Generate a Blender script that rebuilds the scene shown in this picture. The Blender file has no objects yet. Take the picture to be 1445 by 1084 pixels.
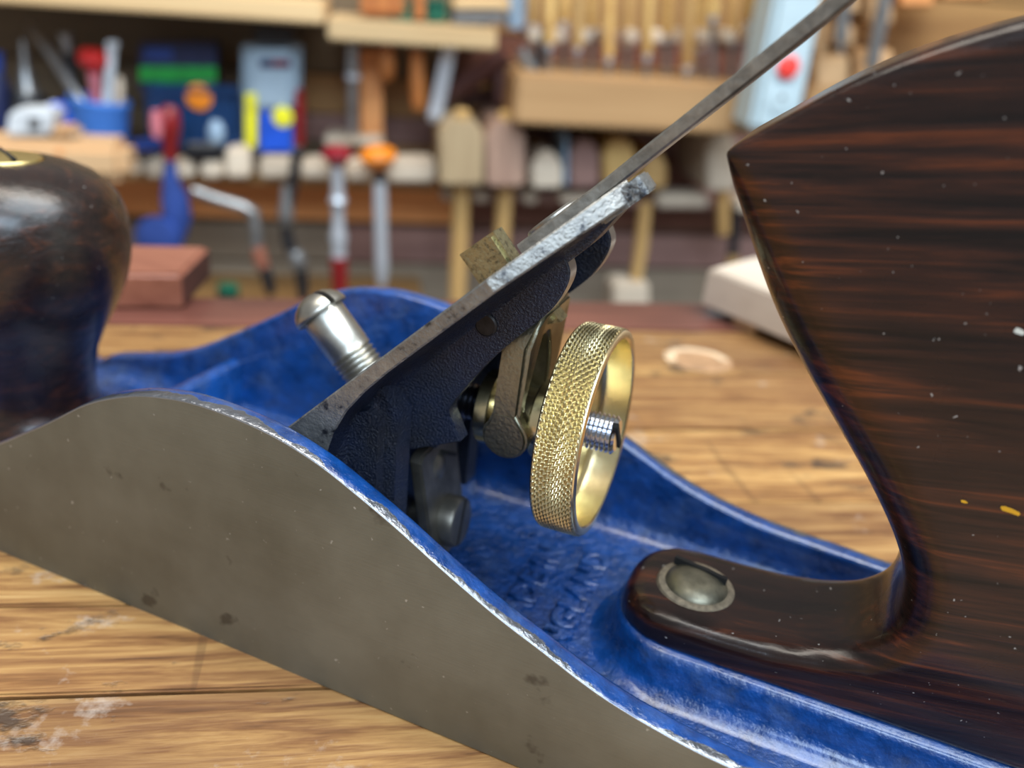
import bpy, bmesh, math, random
from mathutils import Vector, Matrix
random.seed(7)
S = 0.001                                   # everything is laid out in millimetres
sc = bpy.context.scene
col = sc.collection
R = math.radians

# ------------------------------------------------------------------ camera
CAM = Vector((108.8, -85.2, 104.1))
YAW, PITCH, ROLL, FPX = R(109.28), R(25.15), R(6.48), 1163.0
FWD = Vector((math.cos(YAW)*math.cos(PITCH), math.sin(YAW)*math.cos(PITCH), -math.sin(PITCH)))
_r = Vector((math.sin(YAW), -math.cos(YAW), 0)); _u = _r.cross(FWD)
RGT = math.cos(ROLL)*_r + math.sin(ROLL)*_u
UPV = -math.sin(ROLL)*_r + math.cos(ROLL)*_u
cd = bpy.data.cameras.new('camera'); cam = bpy.data.objects.new('camera', cd); col.objects.link(cam)
m = Matrix((RGT, UPV, -FWD)).transposed().to_4x4(); m.translation = CAM*S; cam.matrix_world = m
cd.sensor_fit = 'HORIZONTAL'; cd.sensor_width = 36; cd.lens = 36*FPX/1445
cd.clip_start = 0.005; cd.clip_end = 20
cd.dof.use_dof = True; cd.dof.focus_distance = 0.118; cd.dof.aperture_fstop = cd.lens/2.45
sc.camera = cam

# ------------------------------------------------------------------ world, lamps, exposure
w = bpy.data.worlds.new('room'); sc.world = w; w.use_nodes = True
bg = w.node_tree.nodes['Background']; bg.inputs[0].default_value = (0.90, 0.88, 0.86, 1); bg.inputs[1].default_value = 0.38
sc.view_settings.view_transform = 'Standard'; sc.view_settings.look = 'None'
sc.view_settings.gamma = 1; sc.view_settings.use_curve_mapping = False
sc.view_settings.exposure = 0.0
WB = R(24)                                  # the direction of the bench back and of the wall
def lamp(name, loc, target, sx, sy, power, colr, roll=0):
    l = bpy.data.lights.new(name, 'AREA'); l.shape = 'RECTANGLE'; l.size = sx; l.size_y = sy; l.energy = power; l.color = colr
    o = bpy.data.objects.new(name, l); col.objects.link(o)
    z = (Vector(loc)-Vector(target)).normalized(); x = Vector((math.cos(WB), math.sin(WB), 0)); x = (x-z*x.dot(z)).normalized()
    mm = Matrix((x, z.cross(x), z)).transposed().to_4x4(); mm.translation = Vector(loc); o.matrix_world = mm
    return o
lamp('ceiling_light', (0.72, -0.08, 1.42), (0.15, 0.05, 0), 1.4, 0.8, 30, (0.78, 0.90, 1.0))
lamp('ceiling_light', (0.95, -1.55, 1.42), (0.10, 0.0, 0), 1.6, 0.7, 42, (0.66, 0.83, 1.0))
lamp('ceiling_light', (0.0, 0.12, 1.42), (-0.30, 0.60, 0), 1.6, 0.5, 24, (1.0, 0.93, 0.82))

# ------------------------------------------------------------------ material helpers
def lin(*c):
    f = lambda v: v/12.92 if v <= .04045 else ((v+.055)/1.055)**2.4
    return tuple(f(v/255) for v in c) + (1,)
class N:
    def __init__(s, name):
        s.m = bpy.data.materials.new(name); s.m.use_nodes = True; s.t = s.m.node_tree; s.b = s.t.nodes['Principled BSDF']
        s.tc = s.t.nodes.new('ShaderNodeTexCoord')
    def n(s, kind, **kw):
        x = s.t.nodes.new('ShaderNode'+kind)
        for k, v in kw.items():
            if k in x.inputs: x.inputs[k].default_value = v
            else: setattr(x, k, v)
        return x
    def l(s, a, b): s.t.links.new(a, b)
    def mapping(s, scale=(1, 1, 1), rot=(0, 0, 0), loc=(0, 0, 0), src=None):
        x = s.n('Mapping'); x.inputs['Scale'].default_value = scale; x.inputs['Rotation'].default_value = rot; x.inputs['Location'].default_value = loc
        s.l(src or s.tc.outputs['Object'], x.inputs['Vector']); return x.outputs[0]
    def noise(s, vec, scale, detail=4, rough=.55, dist=0):
        x = s.n('TexNoise'); x.inputs['Scale'].default_value = scale; x.inputs['Detail'].default_value = detail
        x.inputs['Roughness'].default_value = rough; x.inputs['Distortion'].default_value = dist; s.l(vec, x.inputs['Vector']); return x.outputs['Fac']
    def ramp(s, fac, stops):
        x = s.n('ValToRGB'); e = x.color_ramp.elements
        while len(e) < len(stops): e.new(.5)
        for el, (p, c) in zip(e, stops): el.position = p; el.color = c if isinstance(c, tuple) else (c, c, c, 1)
        s.l(fac, x.inputs[0]); return x.outputs[0]
    def mix(s, fac, a, b, mode='MIX'):
        x = s.n('Mix', data_type='RGBA', blend_type=mode)
        for sock, v in ((x.inputs[0], fac), (x.inputs[6], a), (x.inputs[7], b)):
            if isinstance(v, (int, float)): sock.default_value = v
            elif isinstance(v, tuple): sock.default_value = v
            else: s.l(v, sock)
        return x.outputs[2]
    def math(s, op, a, b=0.0, clamp=False):
        x = s.n('Math', operation=op); x.use_clamp = clamp
        for i, v in enumerate((a, b)):
            if isinstance(v, (int, float)): x.inputs[i].default_value = v
            else: s.l(v, x.inputs[i])
        return x.outputs[0]
    def bump(s, h, strength, dist=.0002, prev=None):
        x = s.n('Bump'); x.inputs['Strength'].default_value = strength; x.inputs['Distance'].default_value = dist
        s.l(h, x.inputs['Height'])
        if prev: s.l(prev, x.inputs['Normal'])
        return x.outputs[0]
    def set(s, **kw):
        for k, v in kw.items():
            k = k.replace('_', ' ')
            if isinstance(v, (int, float, tuple)): s.b.inputs[k].default_value = v
            else: s.l(v, s.b.inputs[k])
        return s.m
def plain(name, c, rough=.5, metal=0, var=.25, scale=60, bump=0, coat=0):
    k = N(name); f = k.noise(k.tc.outputs['Object'], scale, 5)
    c = lin(*c); d = tuple(v*(1-var) for v in c[:3])+(1,); e = tuple(min(1, v*(1+var)) for v in c[:3])+(1,)
    k.set(Base_Color=k.ramp(f, [(.3, d), (.7, e)]), Roughness=rough, Metallic=metal, Coat_Weight=coat)
    if bump: k.set(Normal=k.bump(f, bump))
    return k.m
def wood(name, light, dark, scale=40, stretch=(.06, 1, 1), rot=(0, 0, 0), rough=.55, coat=0, bump=.15):
    k = N(name); oi = k.n('ObjectInfo'); ad = k.n('VectorMath', operation='ADD'); sc3 = k.n('VectorMath', operation='SCALE')
    cb = k.n('CombineXYZ'); [k.l(oi.outputs['Random'], cb.inputs[i]) for i in range(3)]
    k.l(cb.outputs[0], sc3.inputs[0]); sc3.inputs['Scale'].default_value = 3.0
    k.l(k.tc.outputs['Object'], ad.inputs[0]); k.l(sc3.outputs[0], ad.inputs[1])
    v1 = k.mapping(rot=rot, src=ad.outputs[0]); v = k.mapping(scale=stretch, src=v1)
    a = k.noise(v, scale, 6, .6, .6); b = k.noise(v, scale*6, 3)
    f = k.math('ADD', k.math('MULTIPLY', a, .7), k.math('MULTIPLY', b, .3))
    hv = k.n('HueSaturation'); k.l(k.ramp(f, [(.33, lin(*dark)), (.62, lin(*light))]), hv.inputs['Color'])
    k.l(k.math('ADD', k.math('MULTIPLY', oi.outputs['Random'], .3), .85), hv.inputs['Value'])
    k.set(Base_Color=hv.outputs[0], Roughness=rough, Coat_Weight=coat, Normal=k.bump(f, bump, .001)); return k.m

# --- the hand plane's own materials
def enamel(name='blue_enamel', chips=True, rough=.45):
    k = N(name); o = k.tc.outputs['Object']
    sep = k.n('SeparateXYZ'); k.l(o, sep.inputs[0]); y = sep.outputs[1]
    big = k.noise(o, 55, 3); fine = k.noise(o, 900, 4); mid = k.noise(o, 260, 5, .6)
    # enamel chipped back to iron along the outer arris of both cheeks
    lim = k.math('MULTIPLY', k.math('SUBTRACT', k.math('ADD', k.math('MULTIPLY', big, 1.3), k.math('MULTIPLY', mid, .5)), .70), .0052)
    edge = k.math('MINIMUM', y, k.math('SUBTRACT', .064, y))
    chip = k.math('MULTIPLY', k.math('SUBTRACT', lim, edge), 9000, True) if chips else 0.0
    dust = k.ramp(k.noise(o, 120, 5, .65), [(.50, 0.0), (.72, .30)])
    c = k.ramp(mid, [(.3, lin(3, 42, 92)), (.7, lin(8, 68, 140))])
    c = k.mix(dust, c, lin(96, 112, 134))
    if chips: c = k.mix(chip, c, lin(118, 121, 128))
    peel = k.noise(o, 560, 3)
    h = k.math('ADD', k.math('MULTIPLY', peel, 1.0), k.math('MULTIPLY', fine, .35))
    return k.set(Base_Color=c, Metallic=k.math('MULTIPLY', chip, .8) if chips else 0.0, Roughness=k.ramp(mid, [(.3, .24), (.8, .44)]),
                 Coat_Weight=.8, Coat_Roughness=.16, Normal=k.bump(h, rough, .0009))
def frog_enamel():
    k = N('frog_enamel'); o = k.tc.outputs['Object']; fine = k.noise(o, 2300, 3, .6); mid = k.noise(o, 140, 5)
    c = k.ramp(mid, [(.35, lin(6, 14, 32)), (.75, lin(11, 30, 62))])
    c = k.mix(k.ramp(k.noise(o, 60, 6, .7), [(.58, 0.0), (.75, .35)]), c, lin(110, 108, 104))
    return k.set(Base_Color=c, Roughness=.42, Normal=k.bump(fine, 1.0, .0007), Coat_Weight=.25, Coat_Roughness=.25)
def frog_edge():
    k = N('worn_frog_edge'); o = k.tc.outputs['Object']; fine = k.noise(o, 1500, 3, .6)
    p = k.noise(o, 330, 5, .65)
    c = k.ramp(p, [(.34, lin(44, 46, 52)), (.42, lin(118, 118, 116)), (.75, lin(150, 149, 144))])
    return k.set(Base_Color=c, Metallic=.6, Roughness=.34, Normal=k.bump(fine, .55, .0004))
def iron():
    k = N('ground_iron'); o = k.tc.outputs['Object']
    br = k.noise(k.mapping(scale=(.05, 1, 1), rot=(0, R(-4), 0)), 2600, 3); cl = k.noise(o, 30, 5, .6); sp = k.noise(o, 95, 4, .55)
    c = k.ramp(cl, [(.3, lin(100, 97, 84)), (.7, lin(130, 126, 111))])
    c = k.mix(k.ramp(sp, [(.65, 0.0), (.70, .7)]), c, lin(70, 62, 52))
    c = k.mix(k.ramp(k.noise(o, 700, 2), [(.70, 0.0), (.76, .6)]), c, lin(190, 186, 176))
    return k.set(Base_Color=c, Metallic=.7, Roughness=k.ramp(cl, [(.3, .52), (.7, .62)]), Normal=k.bump(br, .12, .0002))
def rosewood(name='rosewood', dk=1.0):
    k = N(name); o = k.tc.outputs['Object']
    v = k.mapping(scale=(.05, .5, 1), src=k.mapping(rot=(0, R(10), 0)))
    a = k.noise(v, 330, 6, .62, 1.2); b = k.noise(v, 1500, 3, .6); c0 = k.noise(o, 38, 3)
    f = k.math('ADD', k.math('MULTIPLY', a, .75), k.math('MULTIPLY', b, .25))
    c = k.ramp(f, [(.38, lin(8, 5, 5)), (.46, lin(34*dk, 19*dk, 15*dk)), (.55, lin(58*dk, 31*dk, 21*dk)), (.68, lin(112*dk, 56*dk, 27*dk))])
    c = k.mix(k.ramp(c0, [(.35, .65), (.62, 0.0)]), c, lin(30, 16, 14))
    # dust specks, flecks of old paint
    c = k.mix(k.ramp(k.noise(o, 900, 2), [(.735, 0.0), (.77, .75)]), c, lin(170, 165, 160))
    return k.set(Base_Color=c, Roughness=k.ramp(c0, [(.3, .22), (.7, .34)]), Coat_Weight=.3 if dk == 1 else .6, Coat_Roughness=.14 if dk == 1 else .24, Specular_IOR_Level=.32,
                 Normal=k.bump(k.math('ADD', f, k.math('MULTIPLY', k.noise(o, 160, 5, .7), .8)), .22 if dk == 1 else .42, .0006 if dk == 1 else .0009))
def brass(name, c, rough, tarn=0.0, bump=.05):
    k = N(name); o = k.tc.outputs['Object']; f = k.noise(o, 260, 5, .65)
    cc = k.ramp(f, [(.35, tuple(v*(1-.35*tarn) for v in lin(*c)[:3])+(1,)), (.7, lin(*c))])
    if tarn: cc = k.mix(k.ramp(k.noise(o, 900, 4, .7), [(.52, 0.0), (.62, tarn)]), cc, lin(88, 86, 74))
    return k.set(Base_Color=cc, Metallic=1.0, Roughness=rough, Normal=k.bump(k.noise(o, 1400, 3), bump, .0004))
M = dict(
    blue=enamel(), bluein=enamel('blue_enamel_floor', False, 1.0), frog=frog_enamel(), frogedge=frog_edge(), iron=iron(), rosewood=rosewood('rosewood', 1), knobwood=rosewood('dark_rosewood', .68),
    arris=plain('bright_iron_arris', (168, 168, 168), .4, 1, .1, 400),
    brass=brass('new_brass', (222, 207, 164), .26), knurl=brass('knurled_brass', (214, 199, 155), .3),
    yoke=brass('tarnished_yoke_brass', (152, 149, 130), .38, .2, .3), tooth=brass('worn_tooth_brass', (184, 176, 140), .4, .6, .4),
    nut=brass('knob_nut_brass', (232, 208, 140), .35, .15),
    steel=plain('bright_screw_steel', (182, 180, 172), .36, 1, .18, 300, .1), blued=plain('blackened_stud_steel', (70, 72, 80), .3, 1, .3, 500, .2),
    chrome=plain('chrome', (205, 210, 220), .16, 1, .05), gun=plain('dark_clip_steel', (116, 112, 104), .42, .8, .35, 240, .25),
    lever=plain('grey_lever_steel', (150, 146, 138), .38, .9, .3, 600, .4), dull=plain('dull_grey_nut', (128, 124, 108), .42, .85, .3, 420, .25),
    dark=plain('black_void', (10, 10, 12), .8), pin=plain('dark_pin', (40, 38, 38), .5, .6, .5, 900, .4),
)

# ------------------------------------------------------------------ mesh helpers (coordinates in mm)
def link(name, verts, faces, mats, parent=None, fm=None, sharp=35, smooth=True, origin=None):
    me = bpy.data.meshes.new(name); og = Vector(origin) if origin else Vector((0, 0, 0))
    me.from_pydata([tuple((Vector(v)-og)*S) for v in verts], [], faces)
    mats = mats if isinstance(mats, (list, tuple)) else [mats]
    for x in mats: me.materials.append(x)
    bm = bmesh.new(); bm.from_mesh(me)
    if fm is not None:
        bm.faces.ensure_lookup_table()
        for f, i in zip(bm.faces, fm): f.material_index = i
    bmesh.ops.recalc_face_normals(bm, faces=bm.faces); bm.to_mesh(me); bm.free()
    if smooth:
        me.polygons.foreach_set('use_smooth', [True]*len(me.polygons)); me.set_sharp_from_angle(angle=R(sharp))
    o = bpy.data.objects.new(name, me); col.objects.link(o); o.location = og*S
    if parent: attach(o, parent)
    return o
def attach(o, parent):                      # keep the world place of a part built in world coordinates
    o.parent = parent
    if parent.parent is None: o.location = o.location - parent.location
    else: o.location = o.location - parent.location - parent.parent.location
def tag(o, label=None, cat=None, group=None, kind=None):
    for k, v in (('label', label), ('category', cat), ('group', group), ('kind', kind)):
        if v: o[k] = v
    return o
def empty(name, loc, label, cat, group=None):
    o = bpy.data.objects.new(name, None); col.objects.link(o); o.location = Vector(loc)*S; o.empty_display_size = .01
    return tag(o, label, cat, group)
def loft(rings, closed=True, caps=True):
    n = len(rings[0]); v = [p for r in rings for p in r]; f = []
    for i in range(len(rings)-1):
        for j in range(n if closed else n-1):
            f.append((i*n+j, i*n+(j+1) % n, (i+1)*n+(j+1) % n, (i+1)*n+j))
    if caps: f += [tuple(range(n)), tuple((len(rings)-1)*n+j for j in range(n))]
    return v, f
def frame_of(axis):
    z = Vector(axis).normalized(); h = Vector((0, 0, 1)) if abs(z.z) < .9 else Vector((1, 0, 0))
    x = h.cross(z).normalized(); return x, z.cross(x), z
def lathe(prof, org=(0, 0, 0), axis=(0, 0, 1), n=48):
    """prof: (radius, height) pairs"""
    x, y, z = frame_of(axis); o = Vector(org); rings = []
    for r, h in prof:
        r = max(r, .001); rings.append([o+z*h+(x*math.cos(t*2*math.pi/n)+y*math.sin(t*2*math.pi/n))*r for t in range(n)])
    return loft(rings)
def merge(*parts):
    V, F = [], []
    for v, f in parts:
        b = len(V); V += list(v); F += [tuple(i+b for i in q) for q in f]
    return V, F
def box(x0, x1, y0, y1, z0, z1, b=0):
    bm = bmesh.new(); bmesh.ops.create_cube(bm, size=1)
    for q in bm.verts: q.co = Vector(((x0+x1)/2+q.co.x*(x1-x0), (y0+y1)/2+q.co.y*(y1-y0), (z0+z1)/2+q.co.z*(z1-z0)))
    if b: bmesh.ops.bevel(bm, geom=bm.edges[:], offset=b, segments=2, affect='EDGES')
    return dump(bm)
def dump(bm):
    bm.verts.index_update(); v = [q.co.copy() for q in bm.verts]; f = [tuple(q.index for q in p.verts) for p in bm.faces]; bm.free(); return v, f
def prism(poly, fn, h0, h1, b=0, seg=2):
    """poly of 2D points, fn(p, q, h) -> 3D"""
    bm = bmesh.new(); a = [bm.verts.new(fn(p, q, h0)) for p, q in poly]; c = [bm.verts.new(fn(p, q, h1)) for p, q in poly]; n = len(poly)
    bm.faces.new(a); bm.faces.new(c[::-1])
    for i in range(n): bm.faces.new((a[i], a[(i+1) % n], c[(i+1) % n], c[i]))
    bmesh.ops.recalc_face_normals(bm, faces=bm.faces)
    if b:
        ed = [e for e in bm.edges if (e.verts[0] in a) == (e.verts[1] in a)]
        bmesh.ops.bevel(bm, geom=ed, offset=b, segments=seg, affect='EDGES')
    return dump(bm)
def tube(pts, rad, n=12, caps=True):
    pts = [Vector(p) for p in pts]; rad = rad if isinstance(rad, (list, tuple)) else [rad]*len(pts); rings = []; px = None
    for i, p in enumerate(pts):
        t = (pts[min(i+1, len(pts)-1)]-pts[max(i-1, 0)]).normalized()
        if px is None: px, _, _ = frame_of(t)
        x = (px-t*px.dot(t)).normalized(); y = t.cross(x); px = x
        rings.append([p+(x*math.cos(k*2*math.pi/n)+y*math.sin(k*2*math.pi/n))*rad[i] for k in range(n)])
    return loft(rings, True, caps)
def spline(pts, m=8, closed=False):
    out = []; n = len(pts); P = [Vector(p) for p in pts]
    for i in range(n if closed else n-1):
        g = (lambda k: P[k % n]) if closed else (lambda k: P[max(0, min(n-1, k))])
        a, b, c, d = g(i-1), g(i), g(i+1), g(i+2)
        for s in range(m):
            t = s/m; out.append(.5*((2*b)+(c-a)*t+(2*a-5*b+4*c-d)*t*t+(3*b-a-3*c+d)*t**3))
    if not closed: out.append(P[-1])
    return out
def interp(x, tab):
    if x <= tab[0][0]: return tab[0][1]
    for (a, b), (c, d) in zip(tab, tab[1:]):
        if x <= c: return b+(d-b)*(x-a)/(c-a)
    return tab[-1][1]
def smoothtab(tab):
    return [(p.x, p.y) for p in spline([(a, b, 0) for a, b in tab], 10)]

# ------------------------------------------------------------------ wall frame
def _dir(px, py): return ((px-722.5)*RGT-(py-542)*UPV+FPX*FWD)
E1 = _dir(7720, 514).normalized()
E3 = (Vector((0, 0, 1))-E1*E1.z).normalized(); NW = E3.cross(E1)     # right, up, away from the camera
D0 = 900.0                                                            # the wall stands 0.9 m behind the lens
RW = Matrix((E1, NW, E3)).transposed()
def wp(px, py, c=0):                        # point of the place seen at a pixel, c mm in front of the wall boards
    d = _dir(px, py); return CAM+d*((D0-c)/d.dot(NW))
WO = wp(600, 260, 0)
def ab(px, py, c=0):
    q = wp(px, py, c)-WO; return q.dot(E1), q.dot(E3)
def kpx(px, py, c=0):                       # mm per pixel there
    d = _dir(px, py); return (D0-c)/d.dot(NW)
WALL = []
class W:                                    # a thing in the wall frame: local x right, y away, z up
    def __init__(s, name, label, cat, px, py, c, group=None):
        s.p = wp(px, py, c); q = s.p-WO; s.o = Vector((q.dot(E1), q.dot(NW), q.dot(E3)))
        s.e = empty(name, (0, 0, 0), label, cat, group); mm = RW.to_4x4(); mm.translation = s.p*S; s.e.matrix_world = mm
    def add(s, name, vf, mat, parent=None, sharp=40, smooth=True):
        v, f = vf; o = link(name, [Vector(q)-s.o for q in v], f, mat, None, None, sharp, smooth); o.parent = parent or s.e; return o
    def box(s, name, x0, y0, x1, y1, c0, c1, mat, b=1.0, parent=None, lean=0):
        return s.add(name, wbox(x0, y0, x1, y1, c0, c1, b, lean), mat, parent)
    def lathe(s, name, prof, c, mat, parent=None, n=20):   # prof: (px, py, radius px) down an axis
        return s.add(name, wlathe(prof, c, n), mat, parent)
def wl(px, py, c): a, b = ab(px, py, c); return Vector((a, -c, b))
def wbox(x0, y0, x1, y1, c0, c1, b=1.0, lean=0):
    """front face on the pixel quad at c1, going back to c0; lean shifts the top edge in px"""
    fr = [wl(x0+lean, y0, c1), wl(x1+lean, y0, c1), wl(x1, y1, c1), wl(x0, y1, c1)]
    bm = bmesh.new(); a = [bm.verts.new(p) for p in fr]; d = [bm.verts.new(p+Vector((0, c1-c0, 0))) for p in fr]
    bm.faces.new(a); bm.faces.new(d[::-1])
    for i in range(4): bm.faces.new((a[i], a[(i+1) % 4], d[(i+1) % 4], d[i]))
    bmesh.ops.recalc_face_normals(bm, faces=bm.faces)
    if b: bmesh.ops.bevel(bm, geom=bm.edges[:], offset=b, segments=2, affect='EDGES')
    return dump(bm)
def wlathe(prof, c, n=20):
    p0 = wl(prof[0][0], prof[0][1], c); p1 = max((wl(q[0], q[1], c) for q in prof), key=lambda q: (q-p0).length); ax = (p1-p0).normalized(); x, y, z = frame_of(ax); rings = []
    for px, py, r in prof:
        q = wl(px, py, c); q = p0+ax*(q-p0).dot(ax); r *= kpx(px, py, c)
        rings.append([q+(x*math.cos(t*2*math.pi/n)+y*math.sin(t*2*math.pi/n))*max(r, .01) for t in range(n)])
    return loft(rings)
def wtube(pts, c, n=10):                    # pts: (px, py, radius px[, c])
    return tube([wl(p[0], p[1], p[3] if len(p) > 3 else c) for p in pts], [p[2]*kpx(p[0], p[1], c) for p in pts], n)
# ------------------------------------------------------------------ workbench
def bench_mat():
    k = N('bench_pine'); oi = k.n('ObjectInfo'); cb = k.n('CombineXYZ'); [k.l(oi.outputs['Random'], cb.inputs[i]) for i in range(3)]
    ad = k.n('VectorMath', operation='ADD'); k.l(k.tc.outputs['Object'], ad.inputs[0]); k.l(cb.outputs[0], ad.inputs[1]); o = ad.outputs[0]
    r = k.mapping(rot=(0, 0, R(-31)), src=o); v = k.mapping(scale=(.07, 1, 1), src=r); v2 = k.mapping(scale=(.22, 1, 1), src=r)
    a = k.noise(v, 250, 7, .66, .9); b = k.noise(v, 1300, 4); big = k.noise(v2, 26, 4, .6)
    f = k.math('ADD', k.math('MULTIPLY', a, .72), k.math('MULTIPLY', b, .28))
    c = k.ramp(f, [(.34, lin(82, 50, 20)), (.44, lin(146, 96, 42)), (.55, lin(196, 146, 74)), (.68, lin(224, 180, 108))])
    c = k.mix(k.ramp(big, [(.42, 0.0), (.64, .62)]), c, lin(112, 68, 30))
    st = k.noise(k.mapping(scale=(.5, 1, 1), src=r), 115, 5, .62)
    c = k.mix(k.ramp(st, [(.59, 0.0), (.66, .8)]), c, lin(58, 48, 42))
    sc1 = k.noise(k.mapping(scale=(1, .05, 1), rot=(0, 0, R(-20)), src=r), 260, 2)
    c = k.mix(k.ramp(sc1, [(.66, 0.0), (.70, .35)]), c, lin(78, 48, 26))
    c = k.mix(k.ramp(k.noise(o, 48, 6, .7), [(.61, 0.0), (.70, .5)]), c, lin(212, 198, 184))
    hv = k.n('HueSaturation', Saturation=.92); k.l(c, hv.inputs['Color']); k.l(k.math('ADD', k.math('MULTIPLY', oi.outputs['Random'], .2), .72), hv.inputs['Value'])
    h = k.math('SUBTRACT', f, k.math('MULTIPLY', k.ramp(st, [(.60, 0.0), (.68, 1.0)]), 1.2))
    return k.set(Base_Color=hv.outputs[0], Roughness=k.ramp(big, [(.3, .33), (.7, .5)]), Coat_Weight=.25, Coat_Roughness=.25, Normal=k.bump(h, .3, .0008))
PINE = bench_mat()
RAILM = wood('red_brown_rail', (118, 72, 60), (66, 36, 32), 60, (.08, 1, 1), (0, 0, R(-35)), .4, .3)
bench = empty('workbench', (60, 100, -50), 'worn pine workbench with scratched boards and a dark back rail', 'workbench')
bm30 = lambda t, ang: (Vector((-math.sin(R(30)), math.cos(R(30)), 0))*t, Vector((math.cos(R(ang)), math.sin(R(ang)), 0)))
rows = [(-260, 30), (-205, 30), (-150, 30), (-100, 30), (-58, 30), (-26.6, 30.2), (-6, 30.2), (25.6, 31), (58, 32.6), (90, 34), (124.5, 35)]
for i in range(len(rows)-1):
    (p, a), (q, b) = bm30(*rows[i]), bm30(*rows[i+1]); g = .22
    nrm = Vector((-math.sin(R(31)), math.cos(R(31)), 0))
    c = [p+a*-420+nrm*g, p+a*620+nrm*g, q+b*620-nrm*g, q+b*-420-nrm*g]
    top = -.0 - (.25 if i % 3 == 1 else 0)
    bm = bmesh.new(); lo = [bm.verts.new((v.x, v.y, -34)) for v in c]; hi = [bm.verts.new((v.x, v.y, top)) for v in c]
    bm.faces.new(lo[::-1]); bm.faces.new(hi)
    for j in range(4): bm.faces.new((lo[j], lo[(j+1) % 4], hi[(j+1) % 4], hi[j]))
    bmesh.ops.bevel(bm, geom=[e for e in bm.edges if e.verts[0] in hi and e.verts[1] in hi], offset=.35, segments=2, affect='EDGES')
    v, f = dump(bm); link('plank', v, f, PINE, bench)
p0, a0 = bm30(124.8, 35); p1, a1 = bm30(150.5, 36.2)
c = [p0+a0*-420, p0+a0*620, p1+a1*620, p1+a1*-420]
v, f = prism([(q.x, q.y) for q in c], lambda x, y, h: Vector((x, y, h)), -60, 0.3, .6)
tag(link('back_rail', v, f, RAILM, bench), 'dark red-brown back rail')
for (x, y) in ((-210, -130), (330, 170), (-290, 20), (250, 320)):
    v, f = box(x-35, x+35, y-35, y+35, -820, -34, 2); link('leg', v, f, RAILM, bench)
# a pale gouge in the boards
v = []; f = []; gc = Vector((58, 168, 0)); n = 40
gc = CAM+_dir(985, 508)*(CAM.z/-_dir(985, 508).z)
ex = Vector((math.cos(R(22)), math.sin(R(22)), 0)); ey = Vector((-ex.y, ex.x, 0))
for (rr, zz) in ((11.5, .05), (10.8, .55), (9.4, .75), (8.0, .35), (6.8, .10), (.01, .06)):
    v.append([gc+ex*rr*math.cos(t*2*math.pi/n)*(1+.06*math.sin(3*t))+ey*rr*.85*math.sin(t*2*math.pi/n)+Vector((0, 0, zz)) for t in range(n)])
vv, ff = loft(v)
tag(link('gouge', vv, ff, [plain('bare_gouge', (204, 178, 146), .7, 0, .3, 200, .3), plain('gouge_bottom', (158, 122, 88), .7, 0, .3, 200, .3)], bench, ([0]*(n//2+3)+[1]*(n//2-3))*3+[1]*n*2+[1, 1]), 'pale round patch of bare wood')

# ------------------------------------------------------------------ the bench plane
PL = empty('bench_plane', (45, 32, 0), 'blue bench plane with grey iron cheeks, rosewood handles and brass adjusting wheel', 'hand plane')
PROF = smoothtab([(-66, 3.4), (-60, 4.2), (-56.5, 6.8), (-52, 9.6), (-45, 11.6), (-33, 14.9), (-24, 18.8), (-15, 24), (-1, 32.7), (8.7, 39.1), (17.7, 43.0), (25, 44.7), (31, 45.2), (38.4, 44.8), (45, 43.7),
    (51.7, 41.6), (57.5, 38.9), (64.5, 35.3), (71.4, 31.3), (80.6, 26.4), (87.2, 23.5), (97, 19.3), (107.5, 16.6), (115.5, 15.5), (129, 14.6), (138, 14.0), (168, 12.4), (190, 10.5)])
ZF = 5.6; TH = 3.9
def halfw(x):
    if x < -56: return 32*math.sqrt(max(.0004, 1-((-56-x)/21.)**2))
    if x > 172: return 32*math.sqrt(max(.0004, 1-((x-172)/15.)**2*.85))
    return 32
rings = []; fm = []
xs = [-77, -76, -74, -71, -68, -65, -62, -59, -57]+[-56+i*1.5 for i in range(int((172+56)/1.5)+1)]+[174, 177, 180, 183, 185, 186.5]
for x in xs:
    zr = max(interp(x, PROF), ZF+.9) if x > -59 else ZF+.9 - max(0, (-59-x))*.05
    fl = min(4.0, max(.3, zr-ZF-1.2)); half = []
    half += [(0, 0), (0, zr-.32), (.07, zr-.14), (.3, zr-.02), (1.2, zr+.06), (2.4, zr+.05), (3.3, zr-.1), (3.75, zr-.4), (TH, zr-.9), (TH, max(ZF+fl, zr*.5+ZF*.5) if zr-ZF > 3 else ZF+fl)]
    for k in range(0, 7):
        t = k/6*math.pi/2; half.append((TH+fl*(1-math.cos(t)), ZF+fl*(1-math.sin(t))))
    half += [(TH+fl+2+i*((32-TH-fl-2)/6), ZF) for i in range(0, 6)]
    s = halfw(x)/32; full = half+[(64-y, z) for y, z in half[::-1]]
    rings.append([Vector((x, 32+(y-32)*s, z)) for y, z in full])
v, f = loft(rings); n = len(rings[0])
for i in range(len(rings)-1):
    for j in range(n):
        jj = min(j, n-2-j) if j < n-1 else -1
        fm.append(0 if jj in (0, -1) else (2 if jj == 1 else (3 if jj > 12 else 1)))
fm += [1, 1]
body = link('body', v, f, [M['iron'], M['blue'], M['arris'], M['bluein']], PL, fm, 50)
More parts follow.
